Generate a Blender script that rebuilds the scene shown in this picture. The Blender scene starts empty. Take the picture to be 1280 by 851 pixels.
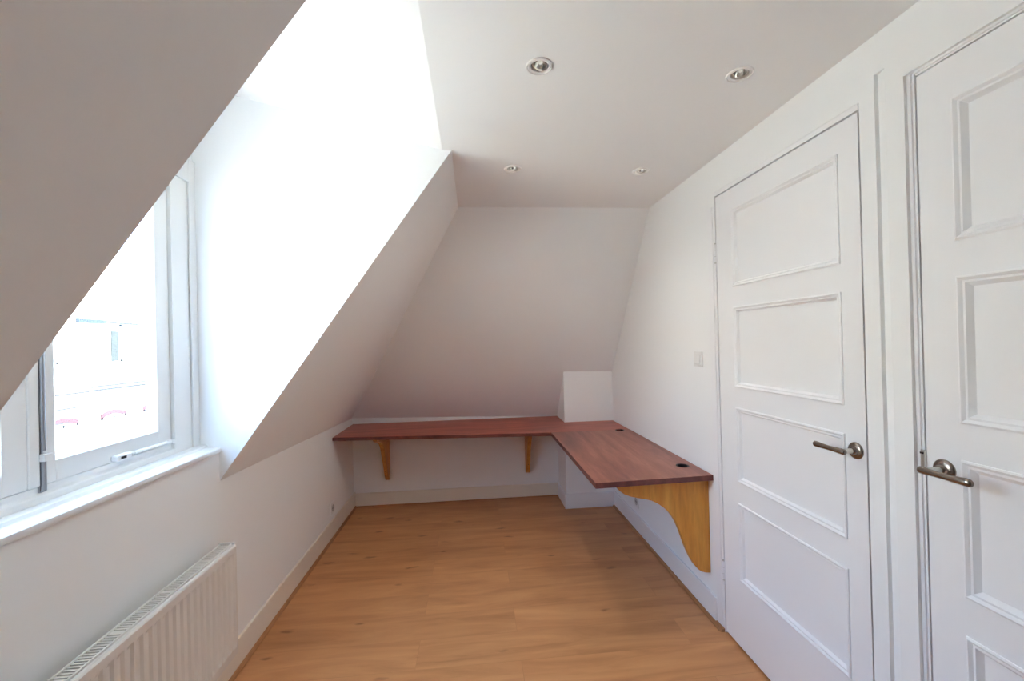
import bpy, bmesh, math, random
from mathutils import Vector, Matrix
random.seed(7)
S = bpy.context.scene
COL = S.collection
PI = math.pi

# ---------------------------------------------------------------- room measures (metres)
W = 2.31            # right wall
D = 3.93            # back knee wall
H = 2.333           # flat ceiling
XS = 1.0284         # where the left slope meets the ceiling
YR = -0.70          # wall behind the camera
YC, YN = 1.935, 0.760   # far and near dormer cheeks
KL, KB, KBR = 0.883, 0.800, 0.738   # heights where the slopes start
YBC = 2.743         # where the back slope meets the ceiling
XE = 0.986          # edge of the flat ceiling in the dormer
XWIN = -0.085       # inner face of the window frame
TILT = math.tan(math.radians(14))

# ---------------------------------------------------------------- materials
def new_mat(name):
    m = bpy.data.materials.new(name); m.use_nodes = True
    nt = m.node_tree
    return m, nt, nt.nodes['Principled BSDF']

def bump(nt, b, scale, strength, dist=0.002, detail=3, stretch=None):
    n, l = nt.nodes, nt.links
    tc = n.new('ShaderNodeTexCoord'); mp = n.new('ShaderNodeMapping')
    if stretch: mp.inputs['Scale'].default_value = stretch
    t = n.new('ShaderNodeTexNoise'); t.inputs['Scale'].default_value = scale; t.inputs['Detail'].default_value = detail
    bp = n.new('ShaderNodeBump'); bp.inputs['Strength'].default_value = strength; bp.inputs['Distance'].default_value = dist
    l.new(tc.outputs['Object'], mp.inputs['Vector']); l.new(mp.outputs['Vector'], t.inputs['Vector'])
    l.new(t.outputs['Fac'], bp.inputs['Height']); l.new(bp.outputs['Normal'], b.inputs['Normal'])

def paint(name, col, rough=0.6, bscale=60, bstr=0.08, spec=0.3):
    m, nt, b = new_mat(name)
    b.inputs['Base Color'].default_value = (*col, 1); b.inputs['Roughness'].default_value = rough
    b.inputs['Specular IOR Level'].default_value = spec
    if bstr: bump(nt, b, bscale, bstr)
    return m

def metal(name, col, rough):
    m, nt, b = new_mat(name)
    b.inputs['Base Color'].default_value = (*col, 1); b.inputs['Metallic'].default_value = 1; b.inputs['Roughness'].default_value = rough
    bump(nt, b, 90, 0.03)
    return m

def wood(name, dark, mid, light, axis, rough=0.4, scale=1.0, long=0.12, spec=0.5, knots=None):
    m, nt, b = new_mat(name)
    n, l = nt.nodes, nt.links
    tc = n.new('ShaderNodeTexCoord'); mp = n.new('ShaderNodeMapping')
    sc = [1.0, 1.0, 1.0]; sc[axis] = long
    mp.inputs['Scale'].default_value = [s * scale for s in sc]
    l.new(tc.outputs['Object'], mp.inputs['Vector'])
    t = n.new('ShaderNodeTexNoise'); t.inputs['Scale'].default_value = 14; t.inputs['Detail'].default_value = 7
    t.inputs['Roughness'].default_value = 0.62; t.inputs['Distortion'].default_value = 0.6
    l.new(mp.outputs['Vector'], t.inputs['Vector'])
    r = n.new('ShaderNodeValToRGB')
    e = r.color_ramp.elements
    e[0].position, e[0].color = 0.30, (*dark, 1)
    e[1].position, e[1].color = 0.72, (*light, 1)
    x = e.new(0.5); x.color = (*mid, 1)
    l.new(t.outputs['Fac'], r.inputs['Fac'])
    out = r.outputs['Color']
    f = n.new('ShaderNodeTexNoise'); f.inputs['Scale'].default_value = 110; f.inputs['Detail'].default_value = 4
    l.new(mp.outputs['Vector'], f.inputs['Vector'])
    mx = n.new('ShaderNodeMix'); mx.data_type = 'RGBA'; mx.blend_type = 'MULTIPLY'
    rf = n.new('ShaderNodeValToRGB'); rf.color_ramp.elements[0].position = 0.3; rf.color_ramp.elements[0].color = (.72, .68, .66, 1)
    rf.color_ramp.elements[1].position = 0.6; rf.color_ramp.elements[1].color = (1, 1, 1, 1)
    l.new(f.outputs['Fac'], rf.inputs['Fac'])
    mx.inputs[0].default_value = 0.6
    l.new(out, mx.inputs[6]); l.new(rf.outputs['Color'], mx.inputs[7])
    out = mx.outputs[2]
    l.new(out, b.inputs['Base Color'])
    b.inputs['Roughness'].default_value = rough; b.inputs['Specular IOR Level'].default_value = spec
    bp = n.new('ShaderNodeBump'); bp.inputs['Strength'].default_value = 0.08; bp.inputs['Distance'].default_value = 0.002
    l.new(f.outputs['Fac'], bp.inputs['Height']); l.new(bp.outputs['Normal'], b.inputs['Normal'])
    return m

def laminate():
    """orange oak laminate, boards running left to right, faint joints, small dark knots"""
    m, nt, b = new_mat('oak_laminate'); n, l = nt.nodes, nt.links
    tc = n.new('ShaderNodeTexCoord')
    br = n.new('ShaderNodeTexBrick')
    br.inputs['Scale'].default_value = 1.0
    br.inputs['Brick Width'].default_value = 1.29; br.inputs['Row Height'].default_value = 0.192
    br.inputs['Mortar Size'].default_value = 0.0012; br.inputs['Mortar Smooth'].default_value = 0.3
    br.inputs['Color1'].default_value = (0, 0, 0, 1); br.inputs['Color2'].default_value = (1, 1, 1, 1); br.inputs['Mortar'].default_value = (.5, .5, .5, 1)
    br.offset = 0.37
    l.new(tc.outputs['Object'], br.inputs['Vector'])
    # a different shift of the grain for each board
    sep = n.new('ShaderNodeSeparateXYZ'); l.new(tc.outputs['Object'], sep.inputs[0])
    mul = n.new('ShaderNodeMath'); mul.operation = 'MULTIPLY'; mul.inputs[1].default_value = 7.3
    l.new(br.outputs['Color'], mul.inputs[0])
    cmb = n.new('ShaderNodeCombineXYZ')
    sx = n.new('ShaderNodeMath'); sx.operation = 'MULTIPLY'; sx.inputs[1].default_value = 0.14
    l.new(sep.outputs[0], sx.inputs[0]); l.new(sx.outputs[0], cmb.inputs[0])
    l.new(sep.outputs[1], cmb.inputs[1]); l.new(mul.outputs[0], cmb.inputs[2])
    t = n.new('ShaderNodeTexNoise'); t.inputs['Scale'].default_value = 11; t.inputs['Detail'].default_value = 8
    t.inputs['Roughness'].default_value = 0.6; t.inputs['Distortion'].default_value = 0.9
    l.new(cmb.outputs[0], t.inputs['Vector'])
    r = n.new('ShaderNodeValToRGB'); e = r.color_ramp.elements
    e[0].position, e[0].color = 0.24, (.43, .185, .070, 1)
    e[1].position, e[1].color = 0.74, (.69, .345, .148, 1)
    x = e.new(0.47); x.color = (.575, .268, .108, 1)
    l.new(t.outputs['Fac'], r.inputs['Fac'])
    # board to board tone
    hs = n.new('ShaderNodeHueSaturation'); mr = n.new('ShaderNodeMapRange')
    mr.inputs['To Min'].default_value = 0.95; mr.inputs['To Max'].default_value = 1.05
    l.new(br.outputs['Color'], mr.inputs['Value']); l.new(mr.outputs[0], hs.inputs['Value']); l.new(r.outputs['Color'], hs.inputs['Color'])
    # knots: sparse elongated dark spots
    mpk = n.new('ShaderNodeMapping'); mpk.inputs['Scale'].default_value = (2.9, 8.0, 1)
    l.new(tc.outputs['Object'], mpk.inputs['Vector'])
    wn = n.new('ShaderNodeTexNoise'); wn.inputs['Scale'].default_value = 3.0
    l.new(mpk.outputs['Vector'], wn.inputs['Vector'])
    wmx = n.new('ShaderNodeMix'); wmx.data_type = 'RGBA'; wmx.blend_type = 'ADD'; wmx.inputs[0].default_value = 0.35
    l.new(mpk.outputs['Vector'], wmx.inputs[6]); l.new(wn.outputs['Color'], wmx.inputs[7])
    vo = n.new('ShaderNodeTexVoronoi'); vo.inputs['Scale'].default_value = 1.0; vo.inputs['Randomness'].default_value = 1.0
    l.new(wmx.outputs[2], vo.inputs['Vector'])
    rk = n.new('ShaderNodeValToRGB'); rk.color_ramp.elements[0].position = 0.045; rk.color_ramp.elements[0].color = (.42, .36, .33, 1)
    rk.color_ramp.elements[1].position = 0.13; rk.color_ramp.elements[1].color = (1, 1, 1, 1)
    l.new(vo.outputs['Distance'], rk.inputs['Fac'])
    mk = n.new('ShaderNodeMix'); mk.data_type = 'RGBA'; mk.blend_type = 'MULTIPLY'; mk.inputs[0].default_value = 0.75
    l.new(hs.outputs['Color'], mk.inputs[6]); l.new(rk.outputs['Color'], mk.inputs[7])
    # joints
    mj = n.new('ShaderNodeMix'); mj.data_type = 'RGBA'; mj.blend_type = 'MULTIPLY'
    jf = n.new('ShaderNodeMath'); jf.operation = 'MULTIPLY'; jf.inputs[1].default_value = 0.28
    l.new(br.outputs['Fac'], jf.inputs[0]); l.new(jf.outputs[0], mj.inputs[0])
    mj.inputs[7].default_value = (.45, .36, .3, 1)
    l.new(mk.outputs[2], mj.inputs[6]); l.new(mj.outputs[2], b.inputs['Base Color'])
    b.inputs['Roughness'].default_value = 0.42; b.inputs['Specular IOR Level'].default_value = 0.4
    bp = n.new('ShaderNodeBump'); bp.inputs['Strength'].default_value = 0.05; bp.inputs['Distance'].default_value = 0.002
    l.new(t.outputs['Fac'], bp.inputs['Height']); l.new(bp.outputs['Normal'], b.inputs['Normal'])
    return m

def pane_glass():
    m = bpy.data.materials.new('window_glass'); m.use_nodes = True
    nt = m.node_tree; n, l = nt.nodes, nt.links
    n.clear()
    o = n.new('ShaderNodeOutputMaterial'); t = n.new('ShaderNodeBsdfTransparent'); g = n.new('ShaderNodeBsdfGlossy')
    t.inputs[0].default_value = (.97, .98, .975, 1); g.inputs['Roughness'].default_value = 0.02
    lw = n.new('ShaderNodeLayerWeight'); lw.inputs['Blend'].default_value = 0.5
    pw = n.new('ShaderNodeMath'); pw.operation = 'POWER'; pw.inputs[1].default_value = 5.0
    fr = n.new('ShaderNodeMath'); fr.operation = 'MULTIPLY_ADD'; fr.inputs[1].default_value = 0.75; fr.inputs[2].default_value = 0.03
    l.new(lw.outputs['Facing'], pw.inputs[0]); l.new(pw.outputs[0], fr.inputs[0])
    mx = n.new('ShaderNodeMixShader')
    l.new(fr.outputs[0], mx.inputs[0]); l.new(t.outputs[0], mx.inputs[1]); l.new(g.outputs[0], mx.inputs[2]); l.new(mx.outputs[0], o.inputs[0])
    return m

def brick():
    m, nt, b = new_mat('pale_brick'); n, l = nt.nodes, nt.links
    tc = n.new('ShaderNodeTexCoord'); mp = n.new('ShaderNodeMapping'); mp.inputs['Rotation'].default_value = (PI/2, 0, PI/2)
    br = n.new('ShaderNodeTexBrick'); br.inputs['Scale'].default_value = 4
    br.inputs['Color1'].default_value = (.50, .455, .35, 1); br.inputs['Color2'].default_value = (.46, .415, .32, 1); br.inputs['Mortar'].default_value = (.54, .50, .46, 1)
    sp = n.new('ShaderNodeSeparateXYZ'); cb = n.new('ShaderNodeCombineXYZ')
    l.new(tc.outputs['Object'], sp.inputs[0]); l.new(sp.outputs[1], cb.inputs[0]); l.new(sp.outputs[2], cb.inputs[1])
    l.new(cb.outputs[0], br.inputs['Vector']); l.new(br.outputs['Color'], b.inputs['Base Color'])
    b.inputs['Roughness'].default_value = 0.85
    return m

M = dict(
    wall=paint('white_wall_paint', (.893, .903, .906), 0.75, 45, 0.10, 0.2),
    rear=paint('rear_wall_dim_grey', (.30, .31, .32), 0.75, 45, 0.1, 0.2),  # grey chosen to cut light bouncing off the unseen rear wall
    ceil=paint('white_ceiling_paint', (.893, .903, .906), 0.8, 45, 0.08, 0.2),
    gloss=paint('white_satin_lacquer', (.885, .89, .905), 0.38, 30, 0.03, 0.45),
    frame=paint('white_window_lacquer', (.83, .84, .835), 0.35, 30, 0.03, 0.45),
    skirt=paint('cream_skirting_lacquer', (.85, .80, .71), 0.4, 30, 0.03, 0.4),
    rad=paint('cream_radiator_enamel', (.78, .755, .715), 0.38, 30, 0.02, 0.45),
    radin=paint('radiator_inside', (.36, .35, .32), 0.6, 30, 0.02),
    plastic=paint('white_switch_plastic', (.82, .81, .80), 0.3, 30, 0.0, 0.5),
    dark=paint('dark_recess', (.03, .028, .027), 0.6, 30, 0.0),
    blackp=paint('black_plastic', (.012, .010, .010), 0.35, 30, 0.0, 0.5),
    shade=paint('grey_plastic', (.50, .49, .48), 0.5, 30, 0.0),
    floor=laminate(),
    bead=wood('oak_beading', (.28, .12, .045), (.44, .205, .085), (.55, .28, .13), 1, 0.45, 1.5),
    beadx=wood('oak_beading_across', (.28, .12, .045), (.44, .205, .085), (.55, .28, .13), 0, 0.45, 1.5),
    mahx=wood('mahogany_stain_across', (.27, .060, .038), (.41, .098, .062), (.54, .155, .098), 0, 0.36, 1.0),
    mahy=wood('mahogany_stain_along', (.16, .040, .027), (.30, .094, .060), (.46, .190, .120), 1, 0.33, 0.7),
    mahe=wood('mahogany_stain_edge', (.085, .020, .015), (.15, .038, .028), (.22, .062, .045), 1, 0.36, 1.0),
    pine=wood('varnished_pine', (.52, .195, .024), (.72, .315, .046), (.80, .41, .072), 2, 0.4, 0.55),
    pinedk=wood('varnished_pine_small', (.46, .185, .036), (.62, .28, .062), (.70, .36, .09), 2, 0.4, 1.3),
    bronze=metal('worn_nickel', (.30, .255, .22), 0.26),
    steel=metal('brushed_steel', (.62, .61, .58), 0.28),
    dksteel=metal('dark_steel', (.40, .41, .43), 0.45),
    mirror=metal('lamp_reflector', (.78, .77, .72), 0.18),
    lens=paint('lamp_glass', (.72, .71, .64), 0.12, 30, 0.0, 0.8),
    glass=pane_glass(),
    brick=brick(),
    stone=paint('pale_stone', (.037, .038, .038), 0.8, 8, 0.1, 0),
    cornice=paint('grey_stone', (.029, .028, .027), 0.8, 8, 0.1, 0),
    redb=paint('red_brick_arch', (.040, .024, .026), 0.85, 20, 0.1, 0),
    paving=paint('street_paving', (.40, .38, .35), 0.85, 3, 0.1),
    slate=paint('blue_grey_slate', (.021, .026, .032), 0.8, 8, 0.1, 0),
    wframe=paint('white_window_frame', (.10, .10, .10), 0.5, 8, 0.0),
    wglass=paint('sky_reflect_pane', (.12, .12, .12), 0.3, 8, 0.0, 0.6),  # brightness of the reflected sky put into the pane colour
    wdark=paint('grey_green_pane', (.024, .026, .024), 0.4, 8, 0.0, 0),  # own dark grey-green of the narrow window strip
)

bl = M['lens'].node_tree.nodes['Principled BSDF']           # faint bulb glow added to go with the fill lights
bl.inputs['Emission Color'].default_value = (1, .95, .86, 1); bl.inputs['Emission Strength'].default_value = 0.08

# ---------------------------------------------------------------- builders
OFF = {}
def place_empty(name, loc, label, cat, group=None, kind=None):
    o = bpy.data.objects.new(name, None); COL.objects.link(o); o.location = loc
    o.empty_display_size = 0.1
    OFF[o.name] = Vector(loc)
    tag(o, label, cat, group, kind); return o

def tag(o, label, cat=None, group=None, kind=None):
    o['label'] = label
    if cat: o['category'] = cat
    if group: o['group'] = group
    if kind: o['kind'] = kind
    return o

def obj(name, bm, mat, parent=None, smooth=None, bevel=None, seg=2, recalc=True):
    """link a bmesh in world coordinates as one mesh object"""
    bmesh.ops.remove_doubles(bm, verts=bm.verts, dist=1e-6)
    if recalc: bmesh.ops.recalc_face_normals(bm, faces=bm.faces)
    off = OFF[parent.name] if parent else Vector((0, 0, 0))
    bmesh.ops.translate(bm, vec=-off, verts=bm.verts)
    me = bpy.data.meshes.new(name); bm.to_mesh(me); bm.free()
    me.materials.append(mat)
    o = bpy.data.objects.new(name, me); COL.objects.link(o)
    if parent: o.parent = parent
    OFF[o.name] = off
    if smooth is not None:
        for p in me.polygons: p.use_smooth = True
        me.set_sharp_from_angle(angle=math.radians(smooth))
    if bevel:
        b = o.modifiers.new('bevel', 'BEVEL'); b.width = bevel; b.segments = seg; b.limit_method = 'ANGLE'; b.angle_limit = math.radians(35)
        b.harden_normals = False
    return o

def BM(): return bmesh.new()

def box(bm, x0, x1, y0, y1, z0, z1):
    v = [bm.verts.new(p) for p in ((x0,y0,z0),(x1,y0,z0),(x1,y1,z0),(x0,y1,z0),(x0,y0,z1),(x1,y0,z1),(x1,y1,z1),(x0,y1,z1))]
    for f in ((0,3,2,1),(4,5,6,7),(0,1,5,4),(1,2,6,5),(2,3,7,6),(3,0,4,7)): bm.faces.new([v[i] for i in f])

def poly(bm, pts):
    bm.faces.new([bm.verts.new(p) for p in pts])

def prism(bm, pts, axis, a0, a1):
    """2D outline extruded along an axis; pts are the two other coordinates in xyz order"""
    def P(p, a):
        q = list(p); q.insert(axis, a); return q
    A = [bm.verts.new(P(p, a0)) for p in pts]; B = [bm.verts.new(P(p, a1)) for p in pts]
    n = len(pts)
    bm.faces.new(A); bm.faces.new(B[::-1])
    for i in range(n): bm.faces.new((A[i], A[(i+1) % n], B[(i+1) % n], B[i]))

def plate(bm, outline, holes, z0, z1=None):
    """flat outline with round holes (cx, cy, r); with z1 a slab"""
    edges = []
    loops = [outline] + [[(cx + r*math.cos(2*PI*k/40), cy + r*math.sin(2*PI*k/40)) for k in range(40)] for cx, cy, r in holes]
    for lp in loops:
        vs = [bm.verts.new((x, y, z0)) for x, y in lp]
        for i in range(len(vs)): edges.append(bm.edges.new((vs[i], vs[(i+1) % len(vs)])))
    res = bmesh.ops.triangle_fill(bm, use_beauty=True, use_dissolve=False, edges=edges)
    if z1 is not None:
        fs = [g for g in res['geom'] if isinstance(g, bmesh.types.BMFace)]
        ex = bmesh.ops.extrude_face_region(bm, geom=fs)
        bmesh.ops.translate(bm, vec=(0, 0, z1 - z0), verts=[g for g in ex['geom'] if isinstance(g, bmesh.types.BMVert)])

def lathe(bm, prof, c, ax='z', seg=40, tilt=None):
    """(r, h) profile turned about an axis through c; r=0 ends close"""
    c = Vector(c)
    basis = {'z': Matrix.Identity(3), 'x': Matrix(((0,0,1),(1,0,0),(0,1,0))), 'y': Matrix(((1,0,0),(0,0,1),(0,1,0)))}[ax]
    if tilt: basis = tilt @ basis
    rings = []
    for r, h in prof:
        if r < 1e-6: rings.append([bm.verts.new(c + basis @ Vector((0, 0, h)))])
        else: rings.append([bm.verts.new(c + basis @ Vector((r*math.cos(2*PI*k/seg), r*math.sin(2*PI*k/seg), h))) for k in range(seg)])
    for a, b in zip(rings, rings[1:]):
        if len(a) == 1 and len(b) == 1: continue
        for k in range(seg):
            if len(a) == 1: bm.faces.new((a[0], b[k], b[(k+1) % seg]))
            elif len(b) == 1: bm.faces.new((a[k], a[(k+1) % seg], b[0]))
            else: bm.faces.new((a[k], a[(k+1) % seg], b[(k+1) % seg], b[k]))

def tube(bm, pts, rad, seg=16, squash=1.0):
    """round rod through points, a radius per point, closed ends"""
    pts = [Vector(p) for p in pts]; rings = []
    for i, p in enumerate(pts):
        d = (pts[min(i+1, len(pts)-1)] - pts[max(i-1, 0)]).normalized()
        up = Vector((0, 0, 1)) if abs(d.z) < 0.9 else Vector((0, 1, 0))
        u = d.cross(up).normalized(); v = u.cross(d).normalized()
        r = rad[i] if isinstance(rad, (list, tuple)) else rad
        rings.append([bm.verts.new(p + u*math.cos(2*PI*k/seg)*r*squash + v*math.sin(2*PI*k/seg)*r) for k in range(seg)])
    for a, b in zip(rings, rings[1:]):
        for k in range(seg): bm.faces.new((a[k], a[(k+1) % seg], b[(k+1) % seg], b[k]))
    bm.faces.new(rings[0][::-1]); bm.faces.new(rings[-1])

def copy_tree(o, parent=None):
    c = o.copy(); COL.objects.link(c)
    if parent: c.parent = parent
    OFF[c.name] = OFF.get(o.name, Vector((0, 0, 0)))
    for ch in list(o.children): copy_tree(ch, c)
    return c

def struct(name, bm, mat, label, cat, **k):
    return tag(obj(name, bm, mat, **k), label, cat, kind='structure')

# ---------------------------------------------------------------- room shell
bm = BM(); box(bm, -0.15, W + 0.2, YR - 0.1, D + 0.1, -0.08, 0)
struct('floor', bm, M['floor'], 'orange oak laminate floor with boards running across the room', 'floor')

# left knee wall with the lower dormer part
bm = BM()
N = 16
prev = None
lowtop = [(YR - 0.05, KL), (YN, KL), (YC, KL), (D + 0.02, KB)]
pts = [(0, YR - .05, 0), (0, D + .02, 0), (0, D + .02, KB), (0, YC, KL), (0, YC, 1.012), (0, YN, 1.012), (0, YN, KL), (0, YR - .05, KL)]
A = [bm.verts.new(p) for p in pts]; B = [bm.verts.new((p[0] - 0.14, p[1], p[2])) for p in pts]
bm.faces.new(A); bm.faces.new(B[::-1])
for i in range(len(pts)): bm.faces.new((A[i], A[(i+1) % len(pts)], B[(i+1) % len(pts)], B[i]))
struct('wall_left', bm, M['wall'], 'low white knee wall under the window and the left slope', 'wall')

# left slope beyond the dormer (slightly twisted, so a grid)
bm = BM()
a, b_, c_, d_ = Vector((0, YC, KL)), Vector((0, D, KB)), Vector((XS, YBC, H)), Vector((XS, YC, H))
G = 14
g = [[(a*(1-u) + b_*u)*(1-v) + (d_*(1-u) + c_*u)*v for u in [i/G for i in range(G+1)]] for v in [j/G for j in range(G+1)]]
vv = [[bm.verts.new(p) for p in row] for row in g]
for j in range(G):
    for i in range(G): bm.faces.new((vv[j][i], vv[j][i+1], vv[j+1][i+1], vv[j+1][i]))
struct('wall_left_slope', bm, M['wall'], 'white sloping roof wall on the left between dormer and back slope', 'wall', smooth=60, recalc=False)

# left slope on the near side of the dormer
bm = BM(); poly(bm, [(0, YR - .05, KL), (0, YN, KL), (XS, YN, H), (XS, YR - .05, H)])
struct('wall_near_slope', bm, M['wall'], 'grey-shaded white sloping wall in the upper left foreground', 'wall')

# dormer cheeks
def cheek(y, dy):
    bm = BM()
    zt = H + (XE - (-0.14)) * TILT
    prof = [(0, KL), (XS, H), (XE, H), (-0.14, zt), (-0.14, 0.95), (0, 0.95)]
    prism(bm, prof, 1, y, y + dy); return bm
struct('wall_dormer_far', cheek(YC, 0.0015), M['wall'], 'bright white far cheek wall of the window dormer', 'wall')
struct('wall_dormer_near', cheek(YN, -0.0015), M['wall'], 'near cheek wall of the dormer behind the foreground slope', 'wall')

# flat ceiling with holes for the downlights, and the rising dormer ceiling
LIGHTS = [(1.338, 1.333), (2.021, 1.338), (1.327, 2.132), (2.004, 2.140)]
bm = BM()
plate(bm, [(XS, YR - .05), (W + .05, YR - .05), (W + .05, YBC), (XS, YBC), (XS, YC), (XE, YC), (XE, YN), (XS, YN)], [(x, y, 0.030) for x, y in LIGHTS], H)
struct('ceiling', bm, M['ceil'], 'flat white ceiling with four recessed spotlights', 'ceiling')
bm = BM(); poly(bm, [(XE, YN - .01, H), (XE, YC + .01, H), (-0.16, YC + .01, H + (XE + .16)*TILT), (-0.16, YN - .01, H + (XE + .16)*TILT)])
struct('ceiling_dormer', bm, M['ceil'], 'bright rising ceiling inside the window dormer', 'ceiling')

# back slope and low back wall
bm = BM(); poly(bm, [(0, D, KB), (W, D, KBR), (W, YBC, H), (XS, YBC, H)])
struct('wall_back_slope', bm, M['wall'], 'white sloping wall above the desk at the back', 'wall')
bm = BM(); prism(bm, [(-0.1, -0.02), (W + .1, -0.02), (W + .1, KBR), (W, KBR), (0, KB), (-0.1, KB)], 1, D, D + 0.1)
struct('wall_back', bm, M['wall'], 'low white back wall below the desk boards', 'wall')

# boxed pipe chase in the back right corner
XB, YB = 1.8775, 3.605
def zslope(x, y):
    kb = KB + (KBR - KB) * x / W
    return kb + (D - y) * (H - kb) / (D - YBC)
bm = BM()
z1, z2 = zslope(XB, YB), zslope(W, YB)
v = [bm.verts.new(p) for p in ((XB,YB,0),(W,YB,0),(W,D,0),(XB,D,0),(XB,YB,z1+.002),(W,YB,z2+.002),(W,D,KBR),(XB,D,zslope(XB, D)))]
for f in ((0,3,2,1),(4,5,6,7),(0,1,5,4),(1,2,6,5),(2,3,7,6),(3,0,4,7)): bm.faces.new([v[i] for i in f])
struct('wall_chase', bm, M['wall'], 'white boxed pipe casing in the back right corner', 'wall')

# right wall, with the openings of the two doors and a routed groove between them
D1A, D1B, D1T = 1.196, 1.977, 2.143      # door 1 opening
D2A, D2B, D2T = 0.245, 1.060, 2.160      # door 2 opening (rebated)
FR = 0.022                               # width of door 1's frame face
bm = BM()
T = 0.11
box(bm, W, W + T, D1B + FR, D + .05, 0, H + .02)
box(bm, W, W + T, D1A, D1B + FR, D1T + FR, H + .02)
box(bm, W, W + T, YR - .05, D2A, 0, H + .02)
box(bm, W, W + T, D2A, D2B, D2T, H + .02)
prism(bm, [(W, D2B), (W, 1.113), (W + .003, 1.1145), (W + .0120, 1.1435), (W, 1.1450), (W, D1A), (W + T, D1A), (W + T, D2B)], 2, 0, 2.217)
box(bm, W, W + T, D2B, D1A, 2.217, H + .02)
struct('wall_right', bm, M['wall'], 'white right wall with two door openings and a light switch', 'wall')
bm = BM(); box(bm, W + T, W + T + .02, YR - .05, D + .1, -.02, H + .05)
struct('wall_right_backing', bm, M['dark'], 'added dark sheet behind the right wall, blocks sky light at the door gaps', 'wall')  # unseen sheet added to keep sky light out and the gaps dark

bm = BM(); box(bm, -0.1, W + .1, YR - .1, YR, 0, H + .05)
struct('wall_rear', bm, M['rear'], 'unseen wall behind the camera, greyed to cut its bounce light', 'wall')

# skirting boards
def skirting(name, bmfn, label, mat='skirt'):
    bm = BM(); bmfn(bm)
    return struct(name, bm, M[mat], label, 'skirting board', bevel=0.004)
ST = 0.014
skirting('baseboard_left', lambda b: box(b, 0, ST, YR, D, 0, 0.135), 'long cream skirting board below the left knee wall')
skirting('baseboard_back', lambda b: box(b, ST, XB, D - ST, D, 0, 0.122), 'cream skirting board along the low back wall')
skirting('baseboard_chase', lambda b: (box(b, XB - ST, W - ST, YB - ST, YB, 0, 0.127), box(b, XB - ST, XB, YB, D - ST, 0, 0.127)), 'white skirting around the boxed corner casing', 'gloss')
skirting('baseboard_right', lambda b: box(b, W - ST, W, 2.045, YB - ST, 0, 0.132), 'white skirting along the right wall under the desk', 'gloss')
skirting('trim_door_plinth', lambda b: box(b, W - .004, W, 2.001, 2.045, 0, 2.10), 'flat white edge strip between desk end and hinged door', 'gloss')

def bead_prof(r):
    return [(0, 0)] + [(r*math.cos(t), r*math.sin(t)) for t in [k*PI/2/6 for k in range(7)]]
r = 0.015
bm = BM(); prism(bm, [(ST + x, z) for x, z in bead_prof(r)], 1, YR, D - ST)
struct('trim_left_beading', bm, M['bead'], 'thin oak floor beading along the left skirting', 'floor beading', smooth=40)
bm = BM(); prism(bm, [(D - ST - x, z) for x, z in bead_prof(0.010)], 0, ST + r, XB - ST)
struct('trim_back_beading', bm, M['beadx'], 'thin oak floor beading along the back skirting', 'floor beading', smooth=40)
bm = BM()
prism(bm, [(W - ST - x, z) for x, z in bead_prof(r)], 1, 1.995, YB - ST)
lathe(bm, [(0, 0), (r, 0)] + [(r*math.cos(k*PI/12), r*math.sin(k*PI/12)) for k in range(1, 7)], (W - ST, 1.995, 0), seg=28)
box(bm, W - ST, W, 1.983, 2.045, 0, 0.0148)
struct('trim_right_beading', bm, M['bead'], 'oak floor beading along the right skirting with rounded end at door', 'floor beading', smooth=40)

# ---------------------------------------------------------------- dormer window
win = place_empty('window_1', (XWIN, 1.35, 1.03), 'white casement window in the dormer, looking out at a sunlit facade', 'window', kind='structure')
X0, X1 = -0.145, XWIN
ZB, ZT = 1.085, 2.105
JR = 1.797           # inner face of the far jamb
bm = BM()
box(bm, X0, X1, JR, YC, 1.03, 2.20)                  # far jamb
box(bm, X0, X1, YN, 0.895, 1.03, 2.20)               # near jamb
box(bm, X0, X1, 0.895, JR, ZT, 2.20)                 # head
prism(bm, [(X0, 1.03), (X1, 1.03), (X1, 1.060), (X1 - .014, 1.066), (X1 - .014, ZB - .002), (X0, ZB)], 1, 0.895, JR)   # stepped bottom rail
box(bm, X0, X1 - .006, 1.249, 1.279, ZB, ZT)         # post between the casements
obj('window_frame', bm, M['frame'], win, bevel=0.003)
bm = BM(); box(bm, X1, X1 + .010, 1.895, YC, 1.03, 2.26); box(bm, X1, X1 + .010, YN, 1.895, 2.16, 2.26)
obj('cover_bead', bm, M['frame'], win, bevel=0.003)
bm = BM(); box(bm, X0, X1, YN - .02, YC + .02, 2.20, H + (XE + .16)*TILT + .02)
struct('wall_dormer_front', bm, M['wall'], 'white strip of wall above the dormer window', 'wall')

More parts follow.
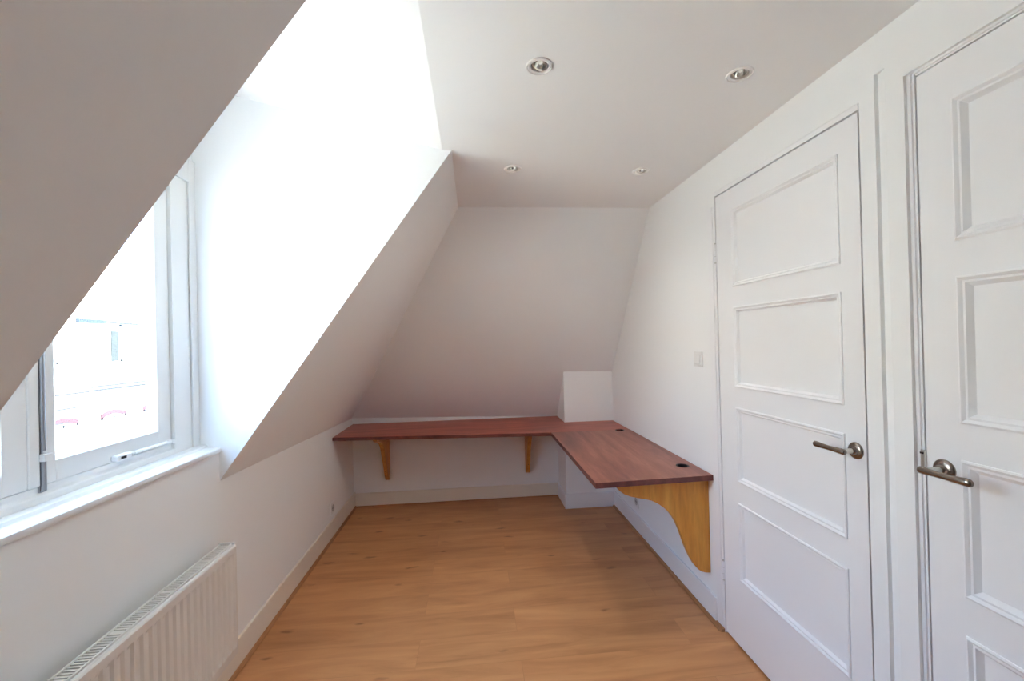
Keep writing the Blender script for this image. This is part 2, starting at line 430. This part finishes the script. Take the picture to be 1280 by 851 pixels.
def casement(y0, y1, x0, x1, stile_a, stile_b, rail):
    s = BM()
    box(s, x0, x1, y0, y0 + stile_a, ZB, ZT - .002); box(s, x0, x1, y1 - stile_b, y1, ZB, ZT - .002)
    box(s, x0, x1, y0 + stile_a, y1 - stile_b, ZB, ZB + rail); box(s, x0, x1, y0 + stile_a, y1 - stile_b, ZT - .065, ZT - .002)
    so = obj('casement_sash', s, M['frame'], win, bevel=0.003)
    ga, gb, gz0, gz1 = y0 + stile_a, y1 - stile_b, ZB + rail, ZT - .065
    q = BM()
    def bar(p0, p1, p2, p3):
        q.faces.new([q.verts.new(p) for p in (p0, p1, p2, p3)])
    w = 0.009; xi, xo = x1 - .001, x1 - .013
    o_ = [(ga, gz0), (gb, gz0), (gb, gz1), (ga, gz1)]; i_ = [(ga+w, gz0+w), (gb-w, gz0+w), (gb-w, gz1-w), (ga+w, gz1-w)]
    for k in range(4):
        k2 = (k+1) % 4
        bar((xi, *o_[k]), (xi, *o_[k2]), (xo, *i_[k2]), (xo, *i_[k]))
    obj('glazing_bead', q, M['frame'], so)
    p = BM(); box(p, xo - .006, xo - .002, ga - .004, gb + .004, gz0 - .004, gz1 + .004)
    obj('window_pane', p, M['glass'], so)
    return so
s1 = casement(1.297, 1.795, -0.138, -0.098, 0.034, 0.070, 0.060)
s2 = casement(0.897, 1.249, -0.138, -0.094, 0.060, 0.064, 0.060)

bm = BM(); box(bm, -0.110, -0.094, 1.2795, 1.2965, 1.066, ZT - .002); tube(bm, [(-0.092, 1.288, 1.07), (-0.092, 1.288, 2.09)], 0.0065, 12)
tag(obj('bolt_rod', bm, M['dksteel'], win, smooth=40), 'dark grey vertical bolt rod between the casements')
bm = BM(); box(bm, -0.098, -0.078, 1.2765, 1.301, 1.152, 1.172); tube(bm, [(-0.088, 1.288, 1.172), (-0.088, 1.288, 1.181)], 0.005, 10)
obj('rod_guide', bm, M['frame'], win, bevel=0.003)

# casement stay: a white bar with a screw knob
bm = BM(); tube(bm, [(-0.084, 1.56, 1.098), (-0.084, 1.66, 1.096), (-0.084, 1.775, 1.093)], [0.0055, 0.006, 0.0075], 12); tube(bm, [(-.105, 1.775, 1.093), (-.075, 1.775, 1.093)], .008, 12)
stay = obj('casement_stay', bm, M['frame'], win, smooth=50)
bm = BM(); box(bm, -0.100, -0.074, 1.512, 1.572, 1.084, 1.106)
kb = obj('stay_knob', bm, M['frame'], stay, bevel=0.006)
bm = BM(); box(bm, -0.0745, -0.0732, 1.524, 1.546, 1.0915, 1.0995)
tag(obj('knob_slot', bm, M['blackp'], stay), 'black slot in the stay knob')
bm = BM(); tube(bm, [(-0.083, 1.572, 1.097), (-0.083, 1.588, 1.097)], 0.0075, 12)
tag(obj('thumb_screw', bm, M['steel'], stay), 'steel thumb screw on the stay')

# sill board with moulded apron
bm = BM()
prism(bm, [(XWIN - .03, 1.004), (0.002, 1.004), (0.010, 1.008), (0.0125, 1.016), (0.010, 1.025), (0.003, 1.030), (XWIN + .042, 1.030), (XWIN + .038, 1.040), (XWIN - .03, 1.041)], 1, YN, YC - 0.004)
obj('window_sill', bm, M['frame'], win, smooth=35)

# ---------------------------------------------------------------- doors
PZ = [(0.328, 0.680), (0.785, 1.122), (1.222, 1.585), (1.684, 2.036)]
def leaf(bm, xf, y0, y1, z0, z1, pa, pb, pz, rec=0.010, th=0.04):
    """stiles, rails and recessed panels of one door"""
    box(bm, xf, xf + th, y0, pa, z0, z1); box(bm, xf, xf + th, pb, y1, z0, z1)
    zz = [z0] + [z for p in pz for z in p] + [z1]
    for k in range(0, len(zz), 2): box(bm, xf, xf + th, pa, pb, zz[k], zz[k+1])
    for a, b in pz: box(bm, xf + rec, xf + th - .005, pa, pb, a, b)

def moulding(bm, xf, pa, pb, za, zb, w=0.020, rec=0.010):
    """mitred bead around a panel: (inset, rise) across"""
    prof = [(-0.004, 0.0), (-0.004, -0.004), (0.001, -0.0062), (0.006, -0.003), (0.008, -0.0005), (0.0135, -0.001), (0.0175, 0.004), (w, rec)]
    rings = []
    for ins, dx in prof:
        rings.append([bm.verts.new((xf + dx, y, z)) for y, z in ((pa+ins, za+ins), (pb-ins, za+ins), (pb-ins, zb-ins), (pa+ins, zb-ins))])
    for r0, r1 in zip(rings, rings[1:]):
        for k in range(4): bm.faces.new((r0[k], r0[(k+1) % 4], r1[(k+1) % 4], r1[k]))

def handle(parent, xf, y, z, ydir, reach):
    hb = BM()
    lathe(hb, [(0, 0), (0.0265, 0), (0.0265, -0.003), (0.024, -0.0065), (0.019, -0.0085), (0.0145, -0.0095), (0.0125, -0.016), (0.011, -0.018), (0, -0.018)], (xf, y, z), 'x', 36)
    h = obj('door_handle', hb, M['bronze'], parent, smooth=35)
    tag(h, 'worn bronze-grey lever handle on a round rose')
    nb = BM(); lathe(nb, [(0, -0.012), (0.0085, -0.012), (0.0075, -0.03), (0.0085, -reach), (0.0088, -reach - .004), (0, -reach - .004)], (xf, y, z), 'x', 20)
    obj('neck', nb, M['steel'], h, smooth=40)
    lb = BM()
    L = 0.108; xs = xf - reach
    ts = [-.135, -.128, -.10, 0, .25, .5, .72, .88, .95, .99, 1.0]
    rs = [.003, .007, .0092, .0096, .0080, .0080, .0090, .0102, .0096, .006, .002]
    tube(lb, [(xs - 0.002*math.sin(max(t, 0)*PI), y + ydir*L*t, z + 0.001*t) for t in ts], rs, 18, 0.8)
    obj('lever', lb, M['bronze'], h, smooth=60)

# door 1: opens into the room, hinged at the far side
d1 = place_empty('door_1', (W, D1B, 0), 'white four-panel door hinged on the left, nearest the desk end', 'door', kind='structure')
bm = BM()
xf = W - 0.001
leaf(bm, xf, D1A + .0045, D1B - .0045, 0.012, D1T - .006, 1.279, 1.845, PZ)
lf = obj('door_leaf', bm, M['gloss'], d1)
for a, b in PZ:
    bm = BM(); moulding(bm, xf, 1.279, 1.845, a, b); obj('panel_moulding', bm, M['gloss'], lf, smooth=20)
bm = BM()
prism(bm, [(W - .003, D1B), (W - .003, D1B + FR - .003), (W + .002, D1B + FR), (W + T, D1B + FR), (W + T, D1B - .012), (W + .043, D1B - .012), (W + .043, D1B)], 2, 0, D1T + FR)
prism(bm, [(W + .043, D1A + .012), (W + .043, D1A), (W + T, D1A), (W + T, D1A + .012)], 2, 0, D1T)
prism(bm, [(W - .003, D1T), (W - .003, D1T + FR - .003), (W + .002, D1T + FR), (W + T, D1T + FR), (W + T, D1T - .012), (W + .043, D1T - .012), (W + .043, D1T)], 1, D1A, D1B)
obj('door_frame', bm, M['gloss'], d1)
def hinge(z):
    hb = BM()
    for k in range(3): tube(hb, [(W - .006, D1B - .0005, z + k*.0305), (W - .006, D1B - .0005, z + k*.0305 + .0285)], .0062, 14)
    box(hb, W - .004, W + .002, D1B - .009, D1B + .008, z, z + .0895)
    h = obj('hinge', hb, M['gloss'], d1, smooth=40)
    pb_ = BM()
    for k in (0, 1): tube(pb_, [(W - .006, D1B - .0005, z + (k+1)*.0305 - .0025), (W - .006, D1B - .0005, z + (k+1)*.0305 + .0005)], .0058, 12)
    tube(pb_, [(W - .006, D1B - .0005, z - .005), (W - .006, D1B - .0005, z)], .0048, 12); tube(pb_, [(W - .006, D1B - .0005, z + .0895), (W - .006, D1B - .0005, z + .0945)], .0048, 12)
    tag(obj('hinge_pin', pb_, M['steel'], h), 'bare steel hinge pin')
hinge(0.262); hinge(1.818)
handle(d1, xf, 1.236, 1.080, 1, 0.052)

# door 2: set back in a rebated frame
d2 = place_empty('door_2', (W + .016, D2B, 0), 'white four-panel door at right edge, set back in a stepped frame', 'door', kind='structure')
xf2 = W + 0.016
LA, LB = 0.262, 1.0405
bm = BM(); leaf(bm, xf2, LA, LB, 0.012, 2.146, 0.349, 0.953, PZ)
lf2 = obj('door_leaf', bm, M['gloss'], d2)
for a, b in PZ:
    bm = BM(); moulding(bm, xf2, 0.349, 0.953, a, b, 0.026, 0.012); obj('panel_moulding', bm, M['gloss'], lf2, smooth=20)
bm = BM()
st = [(W + .010, D2B), (W + .010, 1.0505), (W + .0145, 1.050), (W + .0145, 1.0440), (W + .055, 1.0440), (W + .055, 1.035), (W + T, 1.035), (W + T, D2B)]
prism(bm, st, 2, 0, D2T)
prism(bm, [(x, LA + LB - y) for x, y in st], 2, 0, D2T)
prism(bm, [(x, 2.1495 + (y - 1.0440)*.7) for x, y in st], 1, LA, LB)
obj('door_frame', bm, M['gloss'], d2)
bm = BM(); box(bm, W + .008, W + .020, 1.0405, 1.0505, 1.078, 1.130); box(bm, W + .0065, W + .010, 1.044, 1.0485, 1.112, 1.128)
tag(obj('strike_plate', bm, M['steel'], d2, bevel=.001), 'steel strike plate in the door frame')
bm = BM(); box(bm, W + .0060, W + .0082, 1.0412, 1.0500, 1.1195, 1.1245)
tag(obj('latch_slot', bm, M['blackp'], d2), 'dark slot above the strike plate')
handle(d2, xf2, 0.997, 1.090, -1, 0.060)

# ---------------------------------------------------------------- desk boards
ZTOP, ZBOT = 0.748, 0.721
desk = place_empty('desk_top', (1.9, 3.5, ZBOT), 'reddish-brown stained L-shaped wooden desk top running along the back and right walls', 'desk top')
GR = [(2.222, 3.19, .031), (2.237, 2.232, .031)]
bm = BM()
plate(bm, [(0.002, 3.375), (1.688, 3.215), (W - .002, 3.215), (W - .002, YB - .002), (XB - .002, YB - .002), (XB - .002, D - .002), (0.002, D - .002)], [], ZBOT, ZTOP)
obj('back_board', bm, M['mahx'], desk, bevel=0.004)
bm = BM()
plate(bm, [(1.688, 2.030), (W - .002, 2.052), (W - .002, 3.2145), (1.688, 3.2145)], GR, ZBOT, ZTOP + .0005)
obj('side_board', bm, M['mahy'], desk, bevel=0.004)
for o_ in desk.children:                       # side faces get the darker mahogany tone
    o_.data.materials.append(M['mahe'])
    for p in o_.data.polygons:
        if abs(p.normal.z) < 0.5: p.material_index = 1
for x, y, rr in GR:
    bm = BM(); lathe(bm, [(rr - .003, ZBOT + .001), (rr - .0005, ZBOT + .001), (rr - .0005, ZTOP - .002), (rr + .004, ZTOP + .001), (rr + .003, ZTOP + .0025), (rr - .003, ZTOP + .001), (rr - .003, ZBOT + .001)], (x, y, 0), 'z', 36)
    lathe(bm, [(0, ZBOT + .002), (rr - .003, ZBOT + .002)], (x, y, 0), 'z', 36)
    tag(obj('cable_grommet', bm, M['blackp'], desk, smooth=40), 'black cable hole')

# big scrolled end bracket
bm = BM()
prof = [(1.800, .7205), (1.812, .700), (1.832, .678), (1.858, .658), (1.890, .645), (1.925, .636), (1.965, .628), (2.000, .618), (2.032, .602), (2.062, .580), (2.090, .555), (2.113, .524), (2.131, .492), (2.146, .455),
        (2.160, .415), (2.173, .375), (2.187, .340), (2.203, .305), (2.222, .272), (2.243, .247), (2.262, .234), (2.283, .228), (W - .001, .227), (W - .001, .7205)]
prism(bm, [(x, z) for x, z in prof], 1, 2.100, 2.130)
big = obj('shelf_bracket', bm, M['pine'], None, bevel=0.002)
tag(big, 'large varnished pine scroll bracket under the near end of the desk', 'bracket', 'scrolled pine brackets under the desk')

# two small scrolled brackets on the back wall
sb = place_empty('shelf_bracket', (0.3075, D, 0.235), 'small pine bracket under the back board near the left corner', 'bracket', 'scrolled pine brackets under the desk')
bm = BM()
pr = [(3.425, .7205), (3.437, .700), (3.462, .682), (3.505, .667), (3.560, .655), (3.610, .640), (3.655, .612), (3.690, .575), (3.720, .530), (3.748, .480), (3.775, .430), (3.800, .380), (3.822, .335), (3.842, .295), (3.866, .258), (3.890, .240), (D - .001, .235), (D - .001, .7205)]
prism(bm, pr, 0, 0.291, 0.324)
obj('bracket_board', bm, M['pinedk'], sb, bevel=0.002)
bm = BM(); lathe(bm, [(0, 0), (.0045, 0), (.0045, -.004), (0, -.004)], (0.3075, 3.8235, .335), 'y', 14, Matrix.Rotation(math.radians(-25), 3, 'X'))
tag(obj('screw_head', bm, M['blackp'], sb), 'dark screw head')
sb2 = copy_tree(sb); sb2.location.x = 1.579
tag(sb2, 'small pine bracket under the back board close to the inner desk corner', 'bracket', 'scrolled pine brackets under the desk')

# ---------------------------------------------------------------- radiator
ry0, ry1 = 0.70, 1.853
rad = place_empty('radiator', (0.0, 1.30, 0.195), 'cream panel radiator with slotted top on the wall under the window', 'radiator')
bm = BM()
xf, zr = 0.106, [(0.195, 0), (0.226, 0), (0.238, 1), (0.598, 1), (0.610, 0), (0.634, 0), (0.640, -.5)]
ys = []
pitch = 0.0345
y = ry1
ys.append((ry1, 0)); ys.append((ry1 - .004, 0.0))
yy = ry1 - .012
while yy - pitch > ry0 + .01:
    ys += [(yy, 0), (yy - .007, 1), (yy - .0185, 1), (yy - .0255, 0)]
    yy -= pitch
ys.append((ry0, 0))
rows = []
for z, k in zr:
    rows.append([bm.verts.new((xf - .0062*(p if k == 1 else 0) + (-.004 if k == -.5 else 0), y_, z)) for y_, p in ys])
for r0, r1 in zip(rows, rows[1:]):
    for i in range(len(ys) - 1): bm.faces.new((r0[i], r0[i+1], r1[i+1], r1[i]))
# closed back of the water panel
bk = [[bm.verts.new((xf - .014, y_, z)) for y_ in (ry1, ry0)] for z in (.195, .640)]
bm.faces.new((bk[0][0], bk[0][1], bk[1][1], bk[1][0]))
bm.faces.new(rows[0] + [bk[0][1], bk[0][0]]); bm.faces.new(rows[-1] + [bk[1][1], bk[1][0]])
bm.faces.new([r_[0] for r_ in rows] + [bk[1][0], bk[0][0]]); bm.faces.new([r_[-1] for r_ in rows] + [bk[1][1], bk[0][1]])
obj('front_panel', bm, M['rad'], rad, smooth=25)
bm = BM(); box(bm, .040, .046, ry0, ry1, .215, .636)
obj('back_panel', bm, M['rad'], rad)
bm = BM()
for k in range(30):
    yk = ry0 + .03 + k*.0375
    box(bm, .047, .088, yk, yk + .0015, .23, .612)
obj('convector_fins', bm, M['radin'], rad)
bm = BM()
box(bm, .040, .0455, ry0, ry1 - .002, .634, .6445); box(bm, .0845, .0895, ry0, ry1 - .002, .634, .6445)
n_ = 0; yk = ry0 + .006
while yk < ry1 - .012:
    box(bm, .0455, .0845, yk, yk + (.0052 if n_ % 17 else .016), .636, .6425); yk += .0112 if n_ % 17 else .022; n_ += 1
obj('top_grille', bm, M['rad'], rad)
bm = BM(); box(bm, .037, .1005, ry1 - .001, ry1 + .0018, .205, .648)
obj('side_panel', bm, M['rad'], rad, bevel=.0008)
bm = BM(); box(bm, .037, .1005, ry0 - .0018, ry0 + .001, .205, .648)
obj('side_panel', bm, M['rad'], rad, bevel=.0008)
bm = BM(); tube(bm, [(.068, ry0 + .05, 0.0), (.068, ry0 + .05, .20)], .0075, 14); tube(bm, [(.068, ry0 + .05, .10), (.068, ry0 + .05, .15)], .015, 14); obj('supply_pipe', bm, M['rad'], rad, smooth=40)
for yb_ in (ry0 + .2, ry1 - .2):
    bm = BM(); box(bm, 0.001, .041, yb_, yb_ + .03, .24, .61); obj('wall_bracket', bm, M['rad'], rad)

# ---------------------------------------------------------------- recessed spotlights
def spot():
    e = place_empty('recessed_spotlight', (0, 0, H), 'x', 'spotlight', 'ceiling spotlights')
    OFF[e.name] = Vector((0, 0, 0))
    b = BM(); lathe(b, [(.0275, .012), (.0275, .001), (.029, -.0012), (.0345, -.0022), (.0365, -.0012), (.0375, -.0016), (.0385, -.0032), (.0405, -.0038), (.0428, -.0026), (.0436, 0), (.0436, .0005)], (0, 0, 0), 'z', 48)
    obj('trim_ring', b, M['plastic'], e, smooth=35, recalc=False)
    b = BM(); lathe(b, [(.0276, .004), (.0276, .055), (0, .055)], (0, 0, 0), 'z', 36)
    obj('housing', b, M['dark'], e, smooth=50)
    tl = Matrix.Rotation(math.radians(17), 3, 'Y') @ Matrix.Rotation(math.radians(-6), 3, 'X')
    b = BM(); lathe(b, [(.0205, .012), (.0205, .0015), (.0215, -.0005), (.0245, -.0005), (.0258, .0015), (.0258, .012), (.0205, .012)], (0, 0, .003), 'z', 40, tl)
    obj('swivel_ring', b, M['steel'], e, smooth=40)
    b = BM(); lathe(b, [(.0204, .005), (.017, .013), (.011, .019), (.0075, .022), (0, .022)], (0, 0, .003), 'z', 36, tl)
    rf = obj('reflector', b, M['mirror'], e, smooth=60)
    b = BM(); lathe(b, [(0, .006), (.0048, .0072), (.0066, .011), (.006, .020), (0, .022)], (0, 0, .003), 'z', 20, tl)
    obj('bulb', b, M['lens'], rf, smooth=60)
    return e
sp0 = spot()
SL = ['near left spotlight of the four in the flat ceiling, largest seen, nearest the dormer',
      'near right spotlight in the ceiling, closest to the top of the doors',
      'far left small spotlight in the ceiling, near the corner of the dormer and slope',
      'far right small spotlight in the ceiling, near where back slope meets right wall']
for i, (x, y) in enumerate(LIGHTS):
    o = sp0 if i == 0 else copy_tree(sp0)
    o.location = (x, y, H)
    tag(o, SL[i], 'spotlight', 'ceiling spotlights')

# ---------------------------------------------------------------- switch and sockets
sw = place_empty('light_switch', (W, 2.162, 1.335), 'white light switch on the right wall beside the hinged door', 'light switch')
bm = BM(); box(bm, W - .009, W, 2.122, 2.202, 1.295, 1.375); obj('cover_plate', bm, M['plastic'], sw, bevel=.003)
bm = BM(); prism(bm, [(W - .009, 1.308), (W - .0155, 1.310), (W - .0115, 1.362), (W - .009, 1.362)], 1, 2.135, 2.189); obj('rocker', bm, M['plastic'], sw, bevel=.001)

def socket(name, xw, sgn, y, z, label):
    e = place_empty(name, (xw, y, z), label, 'power socket')
    def X(a, b): return (min(xw + sgn*a, xw + sgn*b), max(xw + sgn*a, xw + sgn*b))
    b = BM(); x0, x1 = X(0, .010)
    prism(b, [(y - .041, z - .041), (y + .041, z - .041), (y + .041, z + .041), (y - .041, z + .041)], 0, x0, x1)
    obj('cover_plate', b, M['plastic'], e, bevel=.003)
    b = BM(); lathe(b, [(.0265, sgn*.011), (.0245, sgn*.011), (.0195, sgn*.0102), (0, sgn*.0102)], (xw, y, z), 'x', 32)
    w = obj('socket_well', b, M['shade'], e, smooth=30)
    b = BM()
    for dy in (-.0095, .0095): lathe(b, [(0, sgn*.0112), (.0042, sgn*.0112), (.0042, sgn*.0100)], (xw, y + dy, z), 'x', 12)
    tag(obj('pin_holes', b, M['blackp'], w), 'two black pin holes')
socket('power_socket', 0, 1, 3.335, .222, 'white power socket low on the left knee wall near the back corner')
socket('power_socket', W, -1, 3.090, .228, 'white power socket under the desk behind the big scroll bracket')

# ---------------------------------------------------------------- the house across the street
XF = -12.0
hs = place_empty('building', (XF, 17, -9), 'overexposed pale brick house across the street, seen through the window', 'building')
bm = BM(); box(bm, XF - .4, XF, -24, 36, -9, 5.2); obj('facade', bm, M['brick'], hs)
bm = BM(); box(bm, XF, XF + .12, 15.7, 36, .24, .30); box(bm, XF, XF + .05, -24, 36, .10, .16); obj('cornice', bm, M['cornice'], hs)
bm = BM(); box(bm, XF, XF + .06, 13.0, 15.25, -.36, -.31); box(bm, XF, XF + .06, 13.0, 14.85, -.80, -.76); obj('string_course', bm, M['cornice'], hs)
def far_window(y0, y1, z0, z1, arch, dark=False):
    f = BM(); fw = .07
    box(f, XF, XF + .05, y0, y0 + fw, z0, z1); box(f, XF, XF + .05, y1 - fw, y1, z0, z1); box(f, XF, XF + .05, y0, y1, z0, z0 + fw); box(f, XF, XF + .05, y0, y1, z1 - fw, z1)
    box(f, XF, XF + .05, (y0+y1)/2 - .03, (y0+y1)/2 + .03, z0, z1)
    wo = obj('facade_window', f, M['wframe'], hs)
    p = BM(); box(p, XF, XF + .02, y0 + fw, y1 - fw, z0 + fw, z1 - fw); obj('facade_pane', p, M['wglass'], wo)
    if arch:
        a = BM(); n = 10
        up = [(y0 - .02 + (y1 - y0 + .04)*k/n, z1 + .02 + .22*math.sin(PI*(.15 + .7*k/n))) for k in range(n + 1)]
        lo = [(y0 - .02 + (y1 - y0 + .04)*k/n, z1 - .14 + .22*math.sin(PI*(.15 + .7*k/n))) for k in range(n + 1)]
        prism(a, up + lo[::-1], 0, XF, XF + .04)
        tag(obj('brick_arch', a, M['redb'], wo), 'red brick arch over the window')
for k in range(-3, 5): far_window(16.08 + 1.9*k, 17.10 + 1.9*k, -2.6, -.86, True)
for k in range(-2, 5): far_window(16.95 + 3.2*k, 17.75 + 3.2*k, 1.10, 2.46, False)
bm = BM(); box(bm, XF, XF + .03, 16.56, 16.86, 1.12, 2.22); tag(obj('side_light', bm, M['wdark'], hs), 'dark narrow window strip')
bm = BM(); box(bm, XF, XF + .10, 15.22, 16.32, 2.46, 2.60); tag(obj('lintel', bm, M['slate'], hs), 'blue-grey lintel above the louvred shutter')
bm = BM(); box(bm, XF, XF + .07, 16.50, 17.80, 2.49, 2.55); obj('lintel', bm, M['cornice'], hs)
bm = BM()
for k in range(7): prism(bm, [(XF, 1.14 + k*.155), (XF + .05, 1.14 + k*.155), (XF + .02, 1.24 + k*.155), (XF, 1.24 + k*.155)], 1, 15.55, 16.28)
obj('louvred_shutter', bm, M['stone'], hs)

bm = BM(); box(bm, -11.5, -0.2, -20, 45, -9.2, -9.0)
struct('floor_street', bm, M['paving'], 'sunlit pale street paving far below the window', 'street')

# ---------------------------------------------------------------- light
SKY = 5.1
w = bpy.data.worlds.new('daylight'); S.world = w; w.use_nodes = True
bg = w.node_tree.nodes['Background']; bg.inputs[0].default_value = (.42, .645, 1.0, 1); bg.inputs[1].default_value = SKY

sun = bpy.data.lights.new('sun', 'SUN'); sun.energy = 21.5; sun.color = (.97, .96, .915); sun.angle = math.radians(.6)
so = bpy.data.objects.new('sun', sun); COL.objects.link(so)
dirv = Vector((-0.62, 0.30, -0.72)).normalized()     # shines over our roof onto the house across the street
so.rotation_euler = dirv.to_track_quat('-Z', 'Y').to_euler(); so.location = (6, -4, 9)

pl = bpy.data.lights.new('window_portal', 'AREA'); pl.shape = 'RECTANGLE'; pl.size = 1.02; pl.size_y = 0.95
pl.cycles.is_portal = True
po = bpy.data.objects.new('window_portal', pl); COL.objects.link(po)
po.location = (-0.16, 1.347, 1.60)
po.rotation_euler = Vector((1, 0, 0)).to_track_quat('-Z', 'Z').to_euler()
pl.size, pl.size_y = 0.95, 1.06

FILL = [(1.3, (.05, .2, -1)), (0.6, (-.35, .2, -1)), (4.0, (.05, .25, -1)), (1.9, (-.45, .25, -1))]      # fill light added at the unlit spotlights, aimed to brighten the back
for (x, y), (en, aim) in zip(LIGHTS, FILL):
    sl = bpy.data.lights.new('spotlight_fill', 'SPOT'); sl.energy = en; sl.color = (1, .94, .88); sl.spot_size = math.radians(140); sl.spot_blend = 1.0; sl.shadow_soft_size = 0.045
    sobj = bpy.data.objects.new('spotlight_fill', sl); COL.objects.link(sobj); sobj.location = (x, y, H - 0.012)
    sobj.rotation_euler = Vector(aim).to_track_quat('-Z', 'Y').to_euler()

# ---------------------------------------------------------------- camera
f, yaw, pit, rol = 527.01, .0912, .0044, -.0244
r_ = Vector((math.cos(yaw), -math.sin(yaw), 0))
fw = Vector((math.sin(yaw)*math.cos(pit), math.cos(yaw)*math.cos(pit), math.sin(pit)))
u_ = r_.cross(fw)
c, s = math.cos(rol), math.sin(rol)
ex = r_*c + u_*s; eu = u_*c - r_*s
cam = bpy.data.cameras.new('camera'); co = bpy.data.objects.new('camera', cam); COL.objects.link(co)
mat = Matrix((ex, eu, -fw)).transposed().to_4x4(); mat.translation = Vector((1.1069, 0, 1.45))
co.matrix_world = mat
cam.sensor_width = 36; cam.sensor_fit = 'HORIZONTAL'; cam.lens = f*36/1280; cam.clip_start = 0.02
S.camera = co

S.view_settings.view_transform = 'Standard'; S.view_settings.look = 'None'
S.view_settings.exposure = 2.24; S.view_settings.gamma = 1; S.view_settings.use_curve_mapping = False
S.cycles.max_bounces = 14; S.cycles.diffuse_bounces = 10; S.cycles.glossy_bounces = 4; S.cycles.transparent_max_bounces = 8
S.cycles.caustics_reflective = False; S.cycles.caustics_refractive = False
S.cycles.use_denoising = True
S.cycles.denoiser = 'OPENIMAGEDENOISE'
